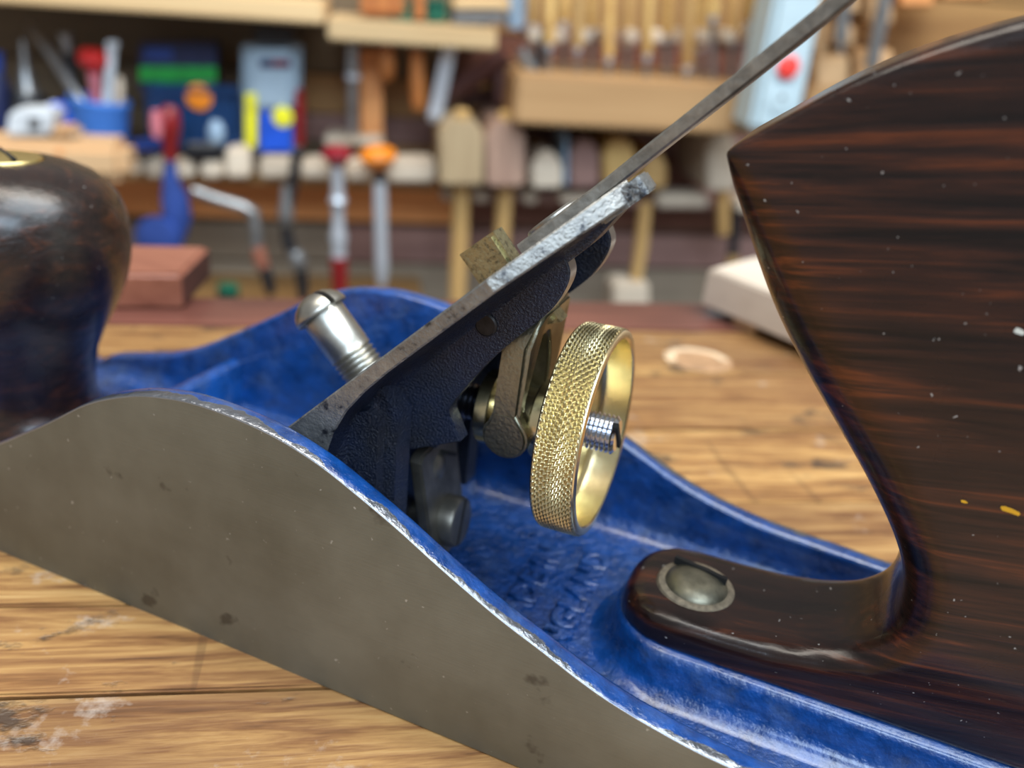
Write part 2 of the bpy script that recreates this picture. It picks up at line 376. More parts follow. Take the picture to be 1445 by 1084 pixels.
# raised seat under the rear handle, cross ribs (all cast in one with the body)
def stadium(x0, x1, hw, off, z, cx=10.5, n=14):
    pts = []; a = hw+off
    for k in range(n+1):
        t = math.pi/2+math.pi*k/n; pts.append(Vector((x0+cx+math.cos(t)*(cx+off), 32-math.sin(t)*-a, z)))
    pts += [Vector((x1, 32-a, z)), Vector((x1, 32+a, z))]
    return pts
v, f = loft([stadium(92.6, 178, 12.0, o, z) for o, z in ((6, ZF-.6), (4.4, ZF+.02), (3.0, ZF+.5), (1.9, ZF+1.5), (1.3, ZF+3), (.9, 11.6), (.55, 12.5), (0, 13.0))])
link('handle_seat', v, f, M['blue'], body, None, 60)
def rib_y(name, x, hw, zt, y0, y1):
    sec = [(-hw-2.5, ZF-.3), (-hw-.8, ZF+1), (-hw, ZF+3), (-hw, zt-1.2), (-hw*.6, zt-.25), (0, zt), (hw*.6, zt-.25), (hw, zt-1.2), (hw, ZF+3), (hw+.8, ZF+1), (hw+2.5, ZF-.3)]
    v, f = loft([[Vector((x+a, y, z)) for a, z in sec] for y in (y0, y1)]); return link(name, v, f, M['blue'], body, None, 50)
rib_y('cross_rib', -12.2, 1.9, 19.3, 3, 61)
rib_y('cross_rib', 49.5, 1.9, 20.3, 46, 61)
v, f = merge(box(12, 47, 13, 51, 5, 11.5, .5), box(4, 12, 8, 56, 5, 7, .5)); link('frog_bed', v, f, M['blue'], body)
# raised lettering on the floor of the casting
def lettering(txt, pos, ang, size):
    cu = bpy.data.curves.new('lettering', 'FONT'); cu.body = txt; cu.size = size*S; cu.extrude = .45*S; cu.bevel_depth = .42*S; cu.bevel_resolution = 2; cu.align_x = 'CENTER'; cu.space_character = 1.08
    t = bpy.data.objects.new('t', cu); col.objects.link(t); bpy.context.view_layer.update()
    me = bpy.data.meshes.new_from_object(t.evaluated_get(bpy.context.evaluated_depsgraph_get())); bpy.data.objects.remove(t)
    me.materials.clear(); me.materials.append(M['bluein'])
    o = bpy.data.objects.new('cast_lettering', me); col.objects.link(o); o.rotation_euler = (0, 0, ang); o.location = Vector(pos)*S; attach(o, body); return o
lettering('MADE IN', (77.6, 32.5, ZF-.05), R(90), 6.6)
lettering('ENGLAND', (86.4, 32.5, ZF-.05), R(90), 6.6)

# ---- frog
def fr(u, d, y): return Vector(((u+d)/2**.5, y, (u-d)/2**.5))
BACK = [(16, 6), (40, 13), (50, 13.5), (56, 11), (60, 7.7), (62.5, 6.1), (65, 4.8), (69.6, 3.3), (74.6, 2.55), (80, 2.25), (101, 2.05), (102.5, 2.1), (110, 2.35), (116.2, 2.6), (118.2, 2.7), (119.0, 2.6)]
def yin(u): return 7+interp(u, [(101.5, 0), (102.2, .5), (116.2, 10.0), (118.2, 12.2), (119, 13.5)])
def far_u(u): return u if u < 100 else 100+(u-100)*.42
rings = []
for u, d in BACK:
    y0 = yin(u); y1 = 64-y0; b = .25
    w_ = far_u(u)
    rings.append([fr(u, b, y0), fr(u, d-b, y0), fr(u, d, y0+b), fr(w_, d, y1-b), fr(w_, d-b, y1), fr(w_, b, y1), fr(w_, 0, y1-b), fr(u, 0, y0+b)])
v1, f1 = loft(rings); n = 8
fm = []
for i in range(len(rings)-1):
    for j in range(n): fm.append(1 if j in (0, 1, 4, 5, 6, 7) else 0)
fm += [0, 1]
frog = link('frog', v1, f1, [M['frog'], M['frogedge']], PL, fm, 18)
# fillet webs from the flange down to the two ribs, and the foot of the casting
def web(sgn):
    rings = []
    for u in [36, 40, 44, 48, 52, 56, 58, 60, 62, 65, 69, 73, 78, 84, 90, 96, 102, 106, 110, 113, 115, 116.2]:
        d0 = interp(u, BACK)-.35; ya = yin(u)+.5; yb = interp(u, [(56, 12.6), (60, 14.5), (66, 18.5), (70, 20.4)])
        dd = interp(u, [(36, 20), (44, 20), (50, 19), (56, 15.5), (62, 11), (66, 8.5), (70, 6.6), (80, 5.2), (100, 4.6), (110, 4.2), (116.2, 3.0)])
        pts = [(ya, d0)]
        for k in range(1, 9):
            t = k/8*math.pi/2; pts.append((ya+(yb-ya)*math.sin(t)**.9, d0+(dd-d0)*(1-math.cos(t))))
        pts += [(26, dd), (26, d0-.2)]
        rings.append([fr(u if sgn < 0 else far_u(u), d, y if sgn < 0 else 64-y) for y, d in pts])
    return loft(rings)
v, f = merge(web(-1), web(1)); link('web', v, f, M['frog'], frog, None, 50)
RIB = spline([(u, d, 0) for u, d in [(106.3, 2.4), (105.6, 5.4), (103.4, 7.2), (99.4, 8.5), (92.9, 8.95), (86.6, 9.6), (79, 11.2), (75.4, 12.4), (74.4, 14.8), (73.5, 17.6)]], 5)
ribpoly = [(p.x, p.y) for p in RIB]+[(70, 16.4), (61.9, 13.5), (58, 11), (62, 5), (70, 1.5)]
for y0, y1 in ((20, 23.2), (40.8, 44)):
    v, f = prism(ribpoly, lambda u, d, h: fr(u, d, h), y0, y1, .22, 2)
    o = link('rib', v, f, [M['frog'], M['arris']], frog, None, 40)
    for p in o.data.polygons:               # the arched ends are ground bright
        c = p.center/S; loc = c
        if abs(p.normal.y) < .5 and (loc.x+loc.z)/2**.5 > 88 and (p.normal.x+p.normal.z) > -.9 and (loc.x-loc.z)/2**.5 > 2.5: p.material_index = 1
foot = [(14, 12), (30, 12), (51, 12), (52, 34), (54.5, 38), (55, 44), (53, 48), (47, 45), (18, 17)]
v, f = prism(foot, lambda x, z, h: Vector((x, h, z)), 12.4, 51.6, 2.4, 5); cp = [(56, 15), (56, 44), (53, 47), (49, 46), (20, 17), (20, 15)]; v2, f2 = prism(cp, lambda x, z, h: Vector((x, h, z)), 12.6, 21.5, 2.2, 4); v3, f3 = prism(cp, lambda x, z, h: Vector((x, h, z)), 42.5, 51.4, 2.2, 4); v, f = merge((v, f), (v2, f2), (v3, f3)); link('foot', v, f, M['frog'], frog, None, 50)
v, f = prism([(45, 34), (59.5, 36), (59.5, 46), (54, 50), (48, 48)], lambda x, z, h: Vector((x, h, z)), 21, 43, .8, 3); link('stud_boss', v, f, M['frog'], frog, None, 50)
v, f = lathe([(0, -.4), (1.75, -.4), (1.75, .25), (1.5, .45), (0, .4)], fr(89.9, 4.9, 20), (0, -1, 0), 24); tag(link('pivot_pin', v, f, M['pin'], frog), 'dark round pivot pin end')
# slotted lug at the top
lug = [(113.5, 19), (120.0, 19), (120.9, 19.5), (121.3, 20.8), (121.3, 22.6), (120.7, 23.8), (119.4, 24.2), (118.6, 25), (113.5, 25.5)]
v, f = prism(lug, lambda u, y, h: fr(u, h, y), .5, 3.1, .25, 2); link('lug', v, f, M['frogedge'], frog, None, 40)
# lateral lever
rings = []
for u, d0, d1, hy in ((100, -1.9, -.05, 7.5), (106, -1.9, -.05, 6.5), (112, -2.0, -.1, 5), (116, -2.1, -.2, 4.2), (124, -2.35, -.45, 4), (132, -2.6, -.65, 4), (145, -3.0, -1.0, 4.2), (156, -3.4, -1.4, 4.6), (166, -3.6, -1.6, 5.2), (168.5, -4.6, -2.4, 5.2), (170, -7, -5, 5.2), (170.5, -13, -11, 5.2)):
    e = .3; rings.append([fr(u, d0+e, 30-hy), fr(u, d1-e, 30-hy), fr(u, d1, 30-hy+e), fr(u, d1, 30+hy-e), fr(u, d1-e, 30+hy), fr(u, d0+e, 30+hy), fr(u, d0, 30+hy-e), fr(u, d0, 30-hy+e)])
v, f = loft(rings); lev = tag(link('lateral_lever', v, f, M['lever'], PL, None, 30), 'thin grey steel lateral lever')
v, f = lathe([(0, -2.6), (4.2, -2.6), (4.6, -2.3), (4.6, -1.8), (0, -1.8)], fr(104, 0, 30), (1, 0, -1), 24); link('rivet', v, f, M['lever'], lev)
# yoke
U = [(23.6, 40.5), (27.2, 40.5), (27.0, 47), (27.2, 50.5), (28.2, 53.6), (30, 55.6), (32, 56.2), (34, 55.6), (35.8, 53.6), (36.8, 50.5), (37.0, 47), (36.8, 40.5), (40.4, 40.5), (40.4, 56), (39.6, 60), (38, 61.5), (26.5, 61.5), (24.6, 59.5), (23.6, 56)]
v, f = prism(U, lambda y, z, h: Vector((h+max(0, z-55)*.30, y, z)), 67.7, 72.3, .6, 3)
yoke = tag(link('yoke', v, f, M['yoke'], PL, None, 50), 'tarnished brass yoke')
v, f = prism([(68.0, 56.5), (62.0, 62.0), (57.6, 66.6), (62.9, 71.4), (66.5, 67.5), (75.5, 59.5)], lambda x, z, h: Vector((x, h, z)), 28.8, 33.4, .6, 2)
tag(link('tooth', v, f, M['tooth'], yoke, None, 40), 'pitted brass tooth poking through the frog face')
for y0, y1 in ((23.5, 27.3), (36.7, 40.5)):
    pts = [(68.0, 44.5)]+[(70.4+3.9*math.cos(t), 40.2+3.7*math.sin(t)) for t in [R(140+i*20) for i in range(14)]]+[(72.0, 44.8)]
    v, f = prism(pts, lambda x, z, h: Vector((x, h, z)), y0, y1, .5, 3); link('pad', v, f, M['yoke'], yoke, None, 50)
# adjusting stud, wheel
AX = Vector((math.cos(R(2.39)), 0, math.sin(R(2.39)))); WC = Vector((85.0, 32, 41.6))
def on_axis(prof, n=48): return lathe(prof, WC, AX, n)
def thread(r, h0, h1, pitch, dep):
    p = []; h = h0
    while h < h1-pitch*.5: p += [(r-dep, h), (r, h+pitch*.42), (r, h+pitch*.58)]; h += pitch
    return p
v, f = on_axis([(0, -33)]+thread(3.15, -33, -16.5, .95, .45)+[(2.6, -16.4), (2.6, -14)]); stud = tag(link('stud', v, f, M['blued'], PL, None, 40, False), 'blackened threaded stud')
v, f = on_axis([(2.4, -8)]+thread(3.2, -7, 1.2, .78, .34)+[(3.0, 1.4), (2.6, 1.8), (0, 1.85)]); e2 = tag(link('stud_end', v, f, M['chrome'], stud, None, 30, False), 'bright threaded end of the stud')
xx, yy, zz = frame_of(AX)
v, f = box(-.45, .45, -3.3, 3.3, 1.1, 2.1); q = Matrix((xx, yy, zz)).transposed(); rz = Matrix.Rotation(R(35), 3, 'Z')
link('slot', [WC+q @ (rz @ Vector(p)) for p in v], f, M['dark'], stud)
v, f = on_axis([(2.6, -21.2), (6.2, -21.2), (6.4, -21), (6.4, -19.0), (6.2, -18.8), (4.6, -18.8), (4.6, -11.6), (6.4, -11.6), (6.6, -11.3), (6.6, -8.2), (6.3, -7.9), (2.6, -7.9)], 56)
wheel = tag(link('adjusting_wheel', v, f, M['brass'], PL, None, 30), 'brass adjusting wheel with knurled rim')
RR = 17.35; WID = 7.0; NK = 90; PR = 1.08
nt = NK*8; nx = 58; v = []; f = []
for i in range(nx+1):
    h = -WID+.3+(WID-.6)*i/nx
    for j in range(nt):
        a = j/8+h/PR; b = j/8-h/PR
        ta = abs((a % 1)-.5)*2; tb = abs((b % 1)-.5)*2
        dep = .56*min(1, max(ta, tb)*1.0)
        edge = min(1, min(i, nx-i)/3.0)
        r = RR-dep*edge-(1-edge)*.28; t = j*2*math.pi/nt
        v.append(WC+AX*h+(xx*math.cos(t)+yy*math.sin(t))*r)
for i in range(nx):
    for j in range(nt): f.append((i*nt+j, i*nt+(j+1) % nt, (i+1)*nt+(j+1) % nt, (i+1)*nt+j))
tag(link('knurled_rim', v, f, M['knurl'], wheel, None, 30, False), 'diamond knurling round the brass wheel')
v, f = on_axis([(3.3, -5.2), (6.6, -5.2), (14.5, -5.2), (15.2, -4.6), (15.45, -3.6), (15.5, -.25), (15.75, 0), (16.6, 0), (16.95, -.1), (17.05, -.35)], 96)
v2, f2 = on_axis([(17.05, -6.7), (16.9, -6.95), (16.4, -7.0), (6.5, -7.1), (3.3, -7.1)], 96)
b = len(v); link('cup', v+v2, f[:-2]+[tuple(i+b for i in q) for q in f2[:-2]], M['brass'], wheel, None, 30)
# lever cap screw, square to the frog face
SC = Vector((40.2, 32, 40.2)); SA = (-1, 0, 1)
v, f = lathe([(0, -6), (3.5, -6), (3.5, 0)]+[q for k in range(5) for q in ((3.45, .3+k*1.0), (4.0, .7+k*1.0), (4.0, .9+k*1.0))]+[(3.95, 5.6), (4.05, 6), (4.05, 13.2), (3.9, 13.5)], SC, SA, 40)
scr = tag(link('cap_screw', v, f, M['steel'], PL, None, 35), 'grey steel round-headed screw in the frog face')
# slotted dome: two halves either side of the slot
x3, y3, z3 = frame_of(SA); vv = []; ff = []
for s in (1, -1):
    rings = []
    for r, h in ((5.0, 13.2), (5.15, 13.5), (5.1, 13.9), (4.7, 14.9), (3.9, 15.9), (2.7, 16.7), (1.5, 17.1)):
        ring = []
        for k in range(17):
            t = -math.pi/2+math.pi*k/16; a = max(.55, math.cos(t)*r); ring.append((a*s, math.sin(t)*math.sqrt(max(0, r*r-.3)), h))
        rings.append(ring)
    rz = Matrix.Rotation(R(-20), 3, 'Z'); q = Matrix((x3, y3, z3)).transposed()
    v, f = loft([[SC+q @ (rz @ Vector(p)) for p in r] for r in rings]); b = len(vv); vv += v; ff += [tuple(i+b for i in k) for k in f]
link('slotted_head', vv, ff, M['steel'], scr, None, 40)
# adjusting clip and its screw behind the frog
v, f = prism([(24.6, 30), (26, 31), (37.5, 31.5), (38.6, 30), (38.6, 15), (37, 11), (34.5, 9.2), (29, 9.2), (26, 11), (24.6, 15)], lambda y, z, h: Vector((53.0+h+(31-z)*.20, y, z)), 0, 2.4, .4, 2)
clip = tag(link('frog_clip', v, f, M['gun'], PL, None, 45), 'dark steel clip plate behind the frog')
v, f = lathe([(3.7, 0), (3.5, .8), (2.6, 1.7), (1.2, 2.2), (0, 2.3)], (54.6, 31, 26), (1, 0, .1), 24); link('dimple', v, f, M['gun'], clip, None, 60)
v, f = box(-.3, .3, -2.4, 2.4, 0, 2.8); rz = Matrix.Rotation(R(60), 3, 'Z'); q = Matrix(((0, 0, 1), (1, 0, 0), (0, 1, 0)))
link('nick', [Vector((54.4, 34, 28))+q @ (rz @ Vector(p)) for p in v], f, M['dark'], clip)
SCC = Vector((55.4, 32, 15.0)); SX = Vector((1, 0, .10))
v, f = lathe([(0, -14), (2.5, -14), (2.5, .2), (4.55, .25), (4.75, .6), (4.75, 5.0), (4.45, 5.6), (4.2, 5.7), (0, 5.7)], SCC, SX, 40)
cs = tag(link('clip_screw', v, f, M['gun'], PL, None, 30), 'dark cheese-head screw with a slot')
x3, y3, z3 = frame_of(SX); q = Matrix((x3, y3, z3)).transposed(); rz = Matrix.Rotation(R(62), 3, 'Z'); v, f = box(-4.3, 4.3, -.42, .42, 5.0, 5.78)
link('slot', [SCC+q @ (rz @ Vector(p)) for p in v], f, M['dark'], cs)

# ---- front knob
KX = -41.9
v, f = lathe([(14.0, 5.7), (14.8, 6.2), (15.0, 7.4), (14.4, 8.6), (12.6, 10.2), (11.3, 12.5), (10.9, 15), (11.2, 19.1), (12.3, 24.9), (14.5, 29.8), (16.2, 33), (17.8, 36.2), (19.4, 40), (20.5, 44.2), (21.0, 47.5), (21.1, 50.4), (20.6, 54.4), (19.5, 57.7), (17.9, 60.2), (15.6, 62.2), (12.8, 63.6), (9.5, 64.7), (6.6, 65.1), (6.5, 64.2), (0, 64.2)], (KX, 32, 0), (0, 0, 1), 72)
knob = tag(link('front_knob', v, f, M['knobwood'], PL, None, 60), 'turned rosewood front knob')
v, f = lathe([(6.4, 64.0), (6.4, 65.1), (6.1, 65.5), (4.2, 65.9), (2, 66.1), (0, 66.15)], (KX, 32, 0), (0, 0, 1), 40); nut = tag(link('knob_nut', v, f, M['nut'], knob, None, 40), 'brass knob nut')
v, f = box(-5.6, 5.6, -.4, .4, 65.3, 66.25); rz = Matrix.Rotation(R(-25), 3, 'Z'); link('nut_slot', [Vector((KX, 32, 0))+rz @ Vector(p) for p in v], f, M['dark'], knob)
v, f = lathe([(17, ZF-.2), (15.6, ZF+.4), (15.2, ZF+1.1), (0, ZF+1.1)], (KX, 32, 0), (0, 0, 1), 40); link('knob_seat', v, f, M['blue'], body)

# ---- rear handle (tote)
T0 = 11.3
front = [(95.6, 89.3, 1.0), (97.6, 84.5, 3.5), (101.5, 77, 5.5), (106, 69.5, 6.5), (111.6, 62.2, 6.8), (117.8, 55.0, 6.8), (123.4, 48.5, 6.6), (128.6, 41.6, 6.2), (131.6, 36, 5.6), (132.6, 30.5, 5), (131.4, 26.2, 4.5), (127.6, 22.6, 4), (120.5, 20.0, 3.5)]
bottom = [(112, 18.6, 3), (112, 13.0, .6), (130, 13.0, .6), (150, 13.0, .6), (168, 13.0, .8), (174, 14.5, 2)]
back = [(176, 19, 4), (172, 28, 6), (163, 38, 7), (158, 46, 7), (156.5, 56, 7), (154, 66, 7), (148, 76, 7), (142, 84, 7), (141, 90, 6.5), (146, 96, 6), (157, 103, 5), (166, 108, 4), (170, 111.5, 3)]
top = [(164, 113.8, 2.6), (150, 113.4, 2.6), (138, 111.9, 2.4), (129, 109.5, 2.2), (122, 106.9, 2.0), (114.5, 103.3, 1.8), (107.6, 99.0, 1.5), (101.3, 94.1, 1.1), (97, 90.7, .7)]
def dense(seg): return [(p.x, p.y, p.z) for p in spline(seg, 6)]
outl = dense(front)+bottom+dense(back)+dense(top)
P2 = [Vector((a, b)) for a, b, r in outl]; n = len(P2); nor = []
for i in range(n):
    t = (P2[(i+1) % n]-P2[i-1]).normalized(); nor.append(Vector((-t.y, t.x)))
area = sum(P2[i].x*P2[(i+1) % n].y-P2[(i+1) % n].x*P2[i].y for i in range(n))
if area < 0: nor = [-q for q in nor]
half = []
for k in range(0, 7):
    th = k/6*math.pi/2
    half.append([(P2[i]+nor[i]*outl[i][2]*(1-math.cos(th)), T0-outl[i][2]+outl[i][2]*math.sin(th)) for i in range(n)])
lay = [[Vector((p.x, 32-h, p.y)) for p, h in L] for L in half[::-1]]+[[Vector((p.x, 32+h, p.y)) for p, h in L] for L in half]
v1, f1 = loft(lay)
# its toe, a rounded tongue running forward along the seat
rings = []
for x, hw, zt in ((92.9, 3.0, 15.2), (93.4, 5.2, 16.4), (94.6, 7.4, 17.4), (96.4, 9.2, 18.0), (99, 10.7, 18.4), (103, 11.3, 18.6), (110, 11.4, 18.7), (118, 11.4, 19.3), (125, 11.35, 20.8), (130, 11.3, 23)):
    s = []; rr = min(3.4, hw*.8)
    for k in range(9):
        t = math.pi/2*k/8; s.append((hw-rr+rr*math.cos(t), zt-rr*.62+rr*.62*math.sin(t)))
    r = [(-hw, 13.0)]+[(-a, z) for a, z in s]+[(a, z) for a, z in s[::-1]]+[(hw, 13.0)]
    rings.append([Vector((x, 32+a, z)) for a, z in r])
v2, f2 = loft(rings)
v, f = merge((v1, f1), (v2, f2))
tote = tag(link('rear_handle', v, f, M['rosewood'], PL, None, 60), 'dark rosewood rear handle')
md = tote.modifiers.new('skin', 'REMESH'); md.mode = 'VOXEL'; md.voxel_size = .42*S; md.use_smooth_shade = True
md = tote.modifiers.new('relax', 'SMOOTH'); md.iterations = 14; md.factor = .5
def fleck(px, py, w, h, mat, lab):          # dabs of old paint on the near face of the handle
    d = _dir(px, py); q = CAM+d*((32-T0-CAM.y)/d.y); m_ = 9
    P = [(w*math.cos(t*2*math.pi/m_)*random.uniform(.6, 1.1), h*math.sin(t*2*math.pi/m_)*random.uniform(.6, 1.1)) for t in range(m_)]
    v, f = prism(P, lambda a, b, c: q+Vector((a, c, b-.12*a)), -.08, .06); tag(link('paint_fleck', v, f, mat, tote), lab)
YP = plain('yellow_paint', (214, 160, 30), .5); WP = plain('pale_paint', (196, 200, 192), .5)
fleck(1424, 720, 1.7, .4, YP, 'fleck of yellow paint'); fleck(1360, 708, .5, .25, YP, 'small fleck of yellow paint'); fleck(1438, 468, .7, .45, WP, 'fleck of pale paint')
# screw in the toe
TS = Vector((104.3, 31.4, 18.4))
v, f = lathe([(5.4, -.3), (5.2, .7), (4.4, 1.5), (3.2, 2.1), (1.6, 2.45), (0, 2.5)], TS, (.0, 0, 1), 40); ts = tag(link('handle_screw', v, f, M['dull'], PL, None, 60), 'domed grey screw head in the handle toe')
v, f = box(-4.6, 4.6, -.4, .4, 1.2, 2.62); rz = Matrix.Rotation(R(-12), 3, 'Z'); link('slot', [TS+Vector((0, 2.2, 0))+rz @ Vector(p) for p in v], f, M['dark'], ts)
v, f = lathe([(6.6, -.2), (6.3, .45), (5.6, .7), (5.0, .6)], TS, (0, 0, 1), 40); link('dust_ring', v, f[:-2], plain('grey_dust', (120, 108, 90), .9, 0, .4, 900, .5), ts)
# ------------------------------------------------------------------ the workshop wall behind
def wboard(x0, x1, ya, yb, c0, c1, b=1.0):
    """a level board: pixel columns x0..x1 at its middle height, rows ya..yb at its middle column, front at c1, back at c0"""
    xm, ym = (x0+x1)/2, (ya+yb)/2
    a0, a1 = ab(x0, ym, c1)[0], ab(x1, ym, c1)[0]; b1, b0 = ab(xm, ya, c1)[1], ab(xm, yb, c1)[1]
    return box(a0, a1, -c1, -c0, b0, b1, b)
def walllink(name, vf, mat, **kw):          # a mesh in the wall frame with its own origin at the wall's
    v, f = vf; o = link(name, v, f, mat, None, None, 40); mm = RW.to_4x4(); mm.translation = WO*S; o.matrix_world = mm; return o
Wd = dict(
    dark=wood('shadow_brown_board', (122, 104, 78), (86, 72, 54), 14), tan=wood('tan_board', (176, 136, 84), (134, 96, 56), 14),  # dark boards: shade under the upper shelf put into their colour
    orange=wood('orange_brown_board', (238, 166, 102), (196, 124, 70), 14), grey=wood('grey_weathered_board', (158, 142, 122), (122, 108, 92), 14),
    red=wood('red_brown_board', (128, 80, 62), (86, 52, 42), 14), mauve=wood('mauve_brown_board', (158, 122, 112), (122, 90, 84), 14),
    pine=wood('pale_pine', (214, 184, 138), (194, 158, 110), 18), beech=wood('beech', (214, 176, 132), (190, 146, 102), 20),
    oak=wood('light_oak_beam', (190, 150, 104), (166, 126, 82), 16), box=wood('boxwood', (222, 184, 116), (190, 146, 82), 40),
    mal1=wood('grey_beech_mallet', (176, 154, 120), (140, 116, 86), 40, (1, 1, .1)), mal2=wood('pinkish_mallet', (176, 144, 124), (140, 108, 94), 40, (1, 1, .1)),
    ash=wood('ash_handle', (206, 168, 108), (172, 130, 76), 60, (1, 1, .08)), maho=wood('dark_mahogany', (86, 50, 44), (52, 28, 26), 40),
    pale=wood('bleached_wood', (222, 206, 184), (192, 172, 150), 60), redw=wood('red_brown_block', (168, 108, 86), (118, 66, 52), 40, rough=.35, coat=.3),
    orw=wood('orange_handle_wood', (190, 120, 60), (150, 84, 38), 60, (1, 1, .08)),
)
def pm(name, c, rough=.45, metal=0, **k): return plain(name, c, rough, metal, **k)
Pm = dict(
    red=pm('red_plastic', (196, 36, 34), .35), crimson=pm('crimson_lacquer', (140, 24, 36), .3), darkred=pm('dark_red_lacquer', (128, 24, 26), .3), orange=pm('orange_plastic', (236, 134, 36), .35),
    tub=pm('blue_tub_plastic', (82, 142, 232), .45, var=.06), royal=pm('royal_blue_plastic', (28, 84, 204), .4), steelblue=pm('blue_lacquered_iron', (52, 78, 150), .25, .2), navy=pm('navy_card', (24, 34, 76), .5),
    green=pm('green_card', (30, 160, 60), .5), white=pm('white_card', (214, 218, 222), .5), pouch=pm('teal_navy_pouch', (16, 50, 90), .3), yellow=pm('yellow_print', (238, 226, 40), .5),
    grey=pm('grey_metal', (150, 150, 150), .35, .8), black=pm('black_tool', (30, 30, 34), .4), lgrey=pm('light_grey_plastic', (186, 206, 214), .4, var=.05), blis=pm('clear_grey_blister', (158, 176, 190), .18, var=.1),
    signal=pm('red_switch', (240, 70, 62), .35, var=.05), silver=pm('bright_steel', (215, 220, 228), .3, .6, var=.06), bottle=pm('dark_green', (18, 92, 70), .4), ltblue=pm('pale_blue_plastic', (158, 182, 204), .4), pink=pm('pink_grip', (206, 120, 130), .4), wht=pm('off_white_wood', (226, 220, 196), .6),
)
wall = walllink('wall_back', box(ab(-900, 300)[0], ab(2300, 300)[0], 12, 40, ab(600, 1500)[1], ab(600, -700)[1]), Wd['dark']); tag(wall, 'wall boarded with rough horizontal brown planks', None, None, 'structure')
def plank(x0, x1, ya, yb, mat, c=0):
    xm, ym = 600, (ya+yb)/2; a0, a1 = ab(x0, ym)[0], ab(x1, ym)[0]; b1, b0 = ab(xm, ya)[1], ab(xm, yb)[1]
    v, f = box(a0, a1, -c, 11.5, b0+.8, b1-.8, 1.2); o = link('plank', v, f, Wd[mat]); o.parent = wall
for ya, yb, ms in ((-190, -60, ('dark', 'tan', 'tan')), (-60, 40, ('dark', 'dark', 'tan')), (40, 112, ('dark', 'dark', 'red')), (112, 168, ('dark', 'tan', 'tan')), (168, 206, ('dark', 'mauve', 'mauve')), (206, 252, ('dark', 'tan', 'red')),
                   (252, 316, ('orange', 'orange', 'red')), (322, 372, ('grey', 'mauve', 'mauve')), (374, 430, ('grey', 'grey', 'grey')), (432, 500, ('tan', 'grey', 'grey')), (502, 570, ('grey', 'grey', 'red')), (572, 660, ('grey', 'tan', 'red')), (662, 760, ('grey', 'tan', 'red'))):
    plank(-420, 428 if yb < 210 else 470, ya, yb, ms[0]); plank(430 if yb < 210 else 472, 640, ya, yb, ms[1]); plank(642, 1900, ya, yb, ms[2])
def single(name, vf, mat, label, cat, group=None): return tag(walllink(name, vf, mat), label, cat, group)
# shelves
single('upper_shelf', wboard(-200, 456, -22, 13, 0, 130, 2), Wd['pine'], 'pale pine shelf above the blue tub and the packets', 'shelf')
single('rack_shelf', wboard(462, 702, 32, 64, 0, 120, 2), Wd['pine'], 'short pale pine shelf with tools hanging beneath it', 'shelf')
ts_ = W('notched_shelf', 'notched shelf edge of whitish blocks holding hanging tools', 'shelf', 400, 250, 100)
v, f = wboard(-150, 614, 232, 256, 0, 70, 1); ts_.add('board', (v, f), Wd['tan'])
for (x0, x1, y0, y1) in ((182, 199, 224, 248), (205, 233, 224, 252), (243, 273, 226, 252), (283, 314, 228, 252), (318, 353, 208, 252), (366, 413, 222, 252), (424, 471, 228, 253), (487, 528, 230, 255), (545, 614, 226, 258)):
    ts_.box('block', x0, y0, x1, y1, 70, 105, Wd['pale'], 3)
sh2 = W('mallet_rail', 'pinkish wooden rail carrying the row of mallets', 'shelf', 800, 280, 60)
sh2.add('board', wboard(622, 1130, 276, 292, 0, 50, 2), Wd['mauve'])
for (x0, x1, y0, y1) in ((624, 640, 269, 284), (668, 692, 272, 286), (738, 760, 273, 288), (792, 836, 274, 290), (928, 1000, 276, 294), (1040, 1070, 282, 300)):
    sh2.box('block', x0, y0, x1, y1, 50, 84, Wd['pale'], 3)
# thick beam with the chisels above
single('oak_beam', wboard(727, 1066, 112, 184, 0, 150, 3), Wd['oak'], 'thick light oak beam below the row of chisels', 'beam')
def chisel(px, yt, yh, yb, lean, r, hm, label, c=115):
    t = W('chisel', label, 'chisel', px, yb, c, 'chisels racked above the beam')
    t.lathe('handle', [(px+lean, yt, r*.5), (px+lean*.97, yt+2, r*.85), (px+lean*.8, yt+(yh-yt)*.2, r*1.05), (px+lean*.5, yt+(yh-yt)*.55, r*.8), (px+lean*.3, yh-3, r*.95), (px+lean*.28, yh, r*.8)], c, hm)
    t.add('ferrule', wlathe([(px+lean*.28, yh, r*.78), (px+lean*.22, yh+9, r*.62)], c, 16), Pm['silver'])
    t.add('blade', wtube([(px+lean*.22, yh+8, r*.45), (px, yb, r*.5)], c, 6), Pm['grey'])
for i, (px, yt, yh, le, r) in enumerate(((752, -60, 34, 2, 9), (774, -30, 62, 3, 8), (795, -40, 30, 3, 9), (814, -20, 66, 3, 8), (834, -44, 40, 2, 9), (858, -70, 80, 3, 8), (884, -50, 58, 6, 9), (912, -30, 76, 4, 8), (940, -52, 50, 3, 10), (968, -30, 92, 6, 9), (987, -44, 64, 3, 8), (1005, -60, 22, 2, 9), (1032, -40, 52, 2, 9), (1056, -60, 30, 2, 9))):
    nth = ('first', 'second', 'third', 'fourth', 'fifth', 'sixth', 'seventh', 'eighth', 'ninth', 'tenth', 'eleventh', 'twelfth', 'thirteenth', 'fourteenth')[i]
    chisel(px, yt, yh, 112, le, r, Wd['box'] if i % 3 else Wd['ash'], nth+' chisel from the dark steel strap, standing in the rack on the oak beam', 95+(i % 2)*28)
cr = W('chisel_rack', 'pale slotted rack board holding the chisels', 'rack', 900, 60, 70)
cr.add('board', wboard(740, 1075, 50, 66, 40, 84, 1), Wd['mauve'])
for x in range(748, 1070, 34): cr.box('tooth', x, 42, x+18, 60, 84, 112, Wd['pale'], 2)
